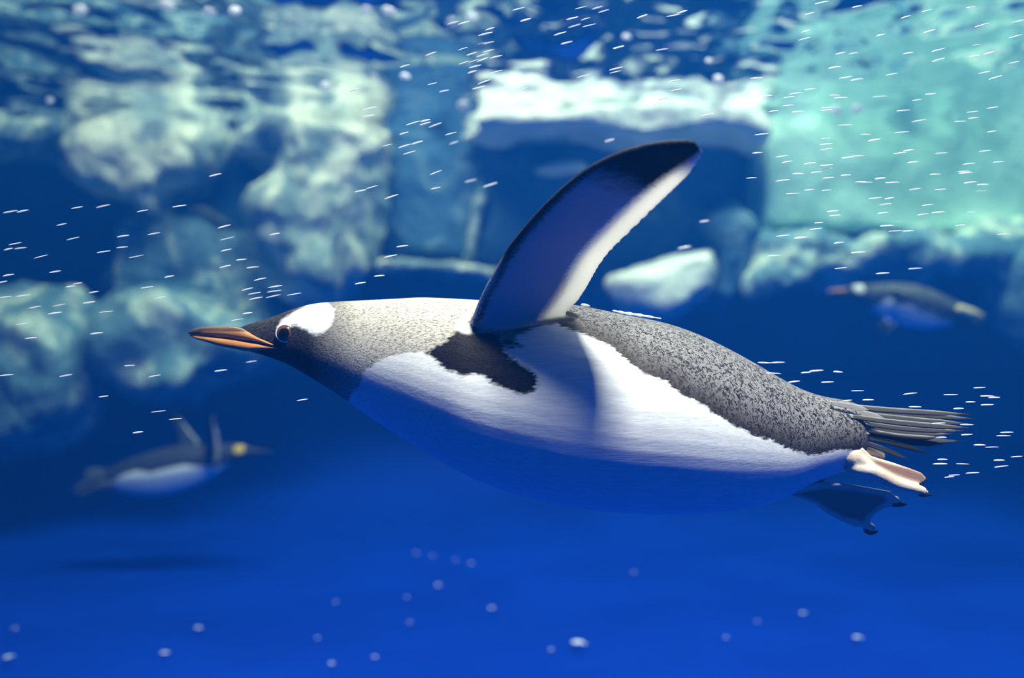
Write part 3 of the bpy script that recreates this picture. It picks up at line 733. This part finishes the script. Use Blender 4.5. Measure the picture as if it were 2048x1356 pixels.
LOWL = zpts(0,560,2.51,[(155,292),(108,222),(485,268),(30,478),(775,482),(650,430),(1108,455),(1262,410),(1518,602),(520,585),(692,765),(795,660),(880,698),(1285,93),(1190,200),(330,480)])
TAILB = zpts(1480,720,3.569,[(175,20),(270,18),(240,95),(385,155),(470,90),(545,77),(700,85),(625,158),(840,220),(765,290),(915,285),(1215,240),(1505,248),(1250,335),(1710,198),(1765,258),(1815,268),(1645,300),(1765,320),(1560,347),(1420,452),(1620,462),(1620,533),(1905,517),(1880,541),(1710,607),(1800,622),(1435,553),(1445,710),(1430,742),(1590,742),(1850,716),(1975,690),(1865,760),(1660,806),(1495,835),(1530,822),(1295,1033),(1390,1135),(2005,445),(1085,492)])
FARB = zpts(1400,400,3.16,[(205,685),(170,683),(365,900),(215,873),(125,855),(230,940),(435,995),(500,1030),(480,1015),(735,1080),(665,1090),(870,1087),(410,1035),(755,583),(865,828),(890,912),(890,965),(905,750),(1280,560),(1065,580),(1150,465),(1530,488),(1655,552),(1755,525),(1915,515),(1860,768),(1670,765),(1580,820),(1478,832),(1700,982),(1765,1188),(940,612),(890,432),(1360,434)])
ANG = [(MINT, 6), (UP, 17), (TOPR, 14), (LEFT, 11), (LOWL, 8), (TAILB, 3), (FARB, 5)]
MARKS = [(1540,360,'before the bright upright edge of the mint block'),(1700,330,'before the smooth middle of the mint block'),(1900,330,'before the plain greener end of the mint block'),
 (1700,210,'where the mint block meets the rippled surface'),(1650,460,'along the foot of the mint block'),(1900,450,'where the mint block meets the greenish boulder'),
 (1720,80,'in the dark ripples over the mint block'),(1930,100,'in the ripples over the greener end of the mint block'),(1250,60,'in the ripples over the long pale ledge'),(1300,180,'just over the long pale ledge'),
 (960,110,'in the dense trail beneath the ripples'),(860,250,'between the craggy rock and the long pale ledge'),(760,380,'before the side of the craggy pale rock'),(960,360,'before the dark rock face'),
 (1480,500,'behind the raised flipper, over the wedge boulder'),(60,500,'over dark water below the flat ledge'),(220,470,'before the mottled rock'),(430,480,'between the mottled rock and the craggy rock'),
 (500,590,'just over the penguin brow'),(100,640,'before the large dim boulder'),(280,730,'before the rounded boulder'),(480,730,'under the orange bill'),(780,560,'just over the penguin neck'),
 (1480,680,'hugging the upper slope of the dark back'),(1580,740,'over the lower slope of the dark back'),(1750,560,'around the hazy gentoo head'),(1880,600,'around the hazy gentoo tail'),(1660,640,'below the hazy gentoo bill'),
 (1790,790,'over the tail feathers'),(1900,850,'crossing the tail feather tips'),(1960,800,'trailing beyond the tail feathers'),(1900,940,'beside the pale foot'),(1860,1010,'behind the shaded foot'),(1960,700,'under the hazy gentoo tail')]
nb = 0; cellset = set()
for pts, ang in ANG:
    for (u, v) in pts:
        key = (int(u/7), int(v/5))
        if key in cellset or nb >= 300: continue
        cellset.add(key)
        D = rb.uniform(0.74, 0.90) if not (880 < u < 1420 and 270 < v < 700) else rb.uniform(1.0, 1.15)
        if u > 1620 and 770 < v < 930: D = rb.uniform(0.76, 0.80)
        mark = min(MARKS, key=lambda q: math.hypot(q[0]-u, q[1]-v))[2]
        L = rb.uniform(20, 32)
        bubble(u, v, L, rb.uniform(1.8, 3.2), ang+rb.uniform(-4, 4), D, ('long' if L > 26 else 'short')+' silvery air bubble '+mark, 'bubbles '+mark, i=nb); nb += 1
# rounder blurred bubbles close under the surface
for i, (u, v, r) in enumerate([(733,21,20),(778,23,26),(927,211,24),(811,153,18),(748,154,14),(1253,74,15),(1418,122,12),(1437,158,18),(905,45,22),(945,35,22),(650,172,18),(420,25,24),(160,22,26),(335,12,28),(470,22,22),(1672,223,22),(1714,219,20),(1444,221,12),(100,202,14)]):
    bubble(u, v, r*1.15, r*0.75, 5, rb.uniform(1.7, 2.4), 'plump round air bubble hovering just beneath the rippled surface', 'plump bubbles beneath the surface', i=i)
# specks on the pool floor
def fleck_mesh():
    R = []
    for i in range(6):
        s = i/5; wv_ = 0.5*math.sin(math.pi*min(0.95, s+0.08))*(1+0.2*math.sin(7*s))
        R.append([Vector((s-0.5, wv_*math.cos(a), 0.10*wv_*math.sin(a)+0.12*math.sin(2.5*s))) for a in [2*math.pi*j/8 for j in range(8)]])
    m = mesh_from(*loft(R)); m.materials.append(plain('pale_fleck', (0.80, 0.85, 0.88), 0.6)); m.polygons.foreach_set('use_smooth', [True]*len(m.polygons)); return m
FK = fleck_mesh()
for i, (u, v, L) in enumerate([(877,1171,14),(330,1307,20),(397,1257,18),(1158,1287,36),(1716,1276,20),(1607,1227,14),(984,1217,15),(18,1315,22),(833,1107,10),(942,1128,11),(912,1121,8),(750,1315,12),(664,1328,14),(672,1205,9),(635,1277,10),(820,1246,9),(814,1195,8),(1103,1300,10),(1268,1145,9),(30,1258,11),(1452,1276,9),(1515,1244,8),(865,1113,8)]):
    D = (CZ-0.02)/((v-678)/F)
    o = bpy.data.objects.new('floor_fleck', FK); C.objects.link(o); o.location = px(u, v, D); o.location.z = 0.022
    s = L*D/F*0.9; o.scale = (s, s*0.55, s*0.55); o.rotation_euler = (0, 0, rb.uniform(-0.5, 0.5))
    tag(o, 'pale feather fleck lying on the blue pool floor', 'fleck', 'flecks on the pool floor')
# silvery air film on the back of the big penguin
for i, (pts, lab) in enumerate([([(1225,621),(1250,626),(1285,631),(1322,637)], 'long silvery streak of air clinging to the dark back'), ([(1372,664),(1395,672),(1425,686)], 'short silvery streak of air clinging lower on the dark back'), ([(1162,609),(1170,610),(1180,612)], 'tiny silvery bead of air on the back beside the flipper')]):
    R = []
    P = np.array(pts, float); N = 16
    for q in range(N+1):
        s = q/N*(len(pts)-1); a = min(int(s), len(pts)-2); f = s-a
        u, v = P[a]*(1-f)+P[a+1]*f; r = (2.6*math.sin(math.pi*min(0.97, q/N+0.03))**0.5*(1+0.35*math.sin(q*2.1)))*k0
        c = px(u, v, DC-0.006)
        R.append([c+Vector((0, 2*math.cos(t_)*r, math.sin(t_)*r)) for t_ in [2*math.pi*j/8 for j in range(8)]])
    tag(link('air_film', mesh_from(*loft(R)), BUB), lab, 'air film')
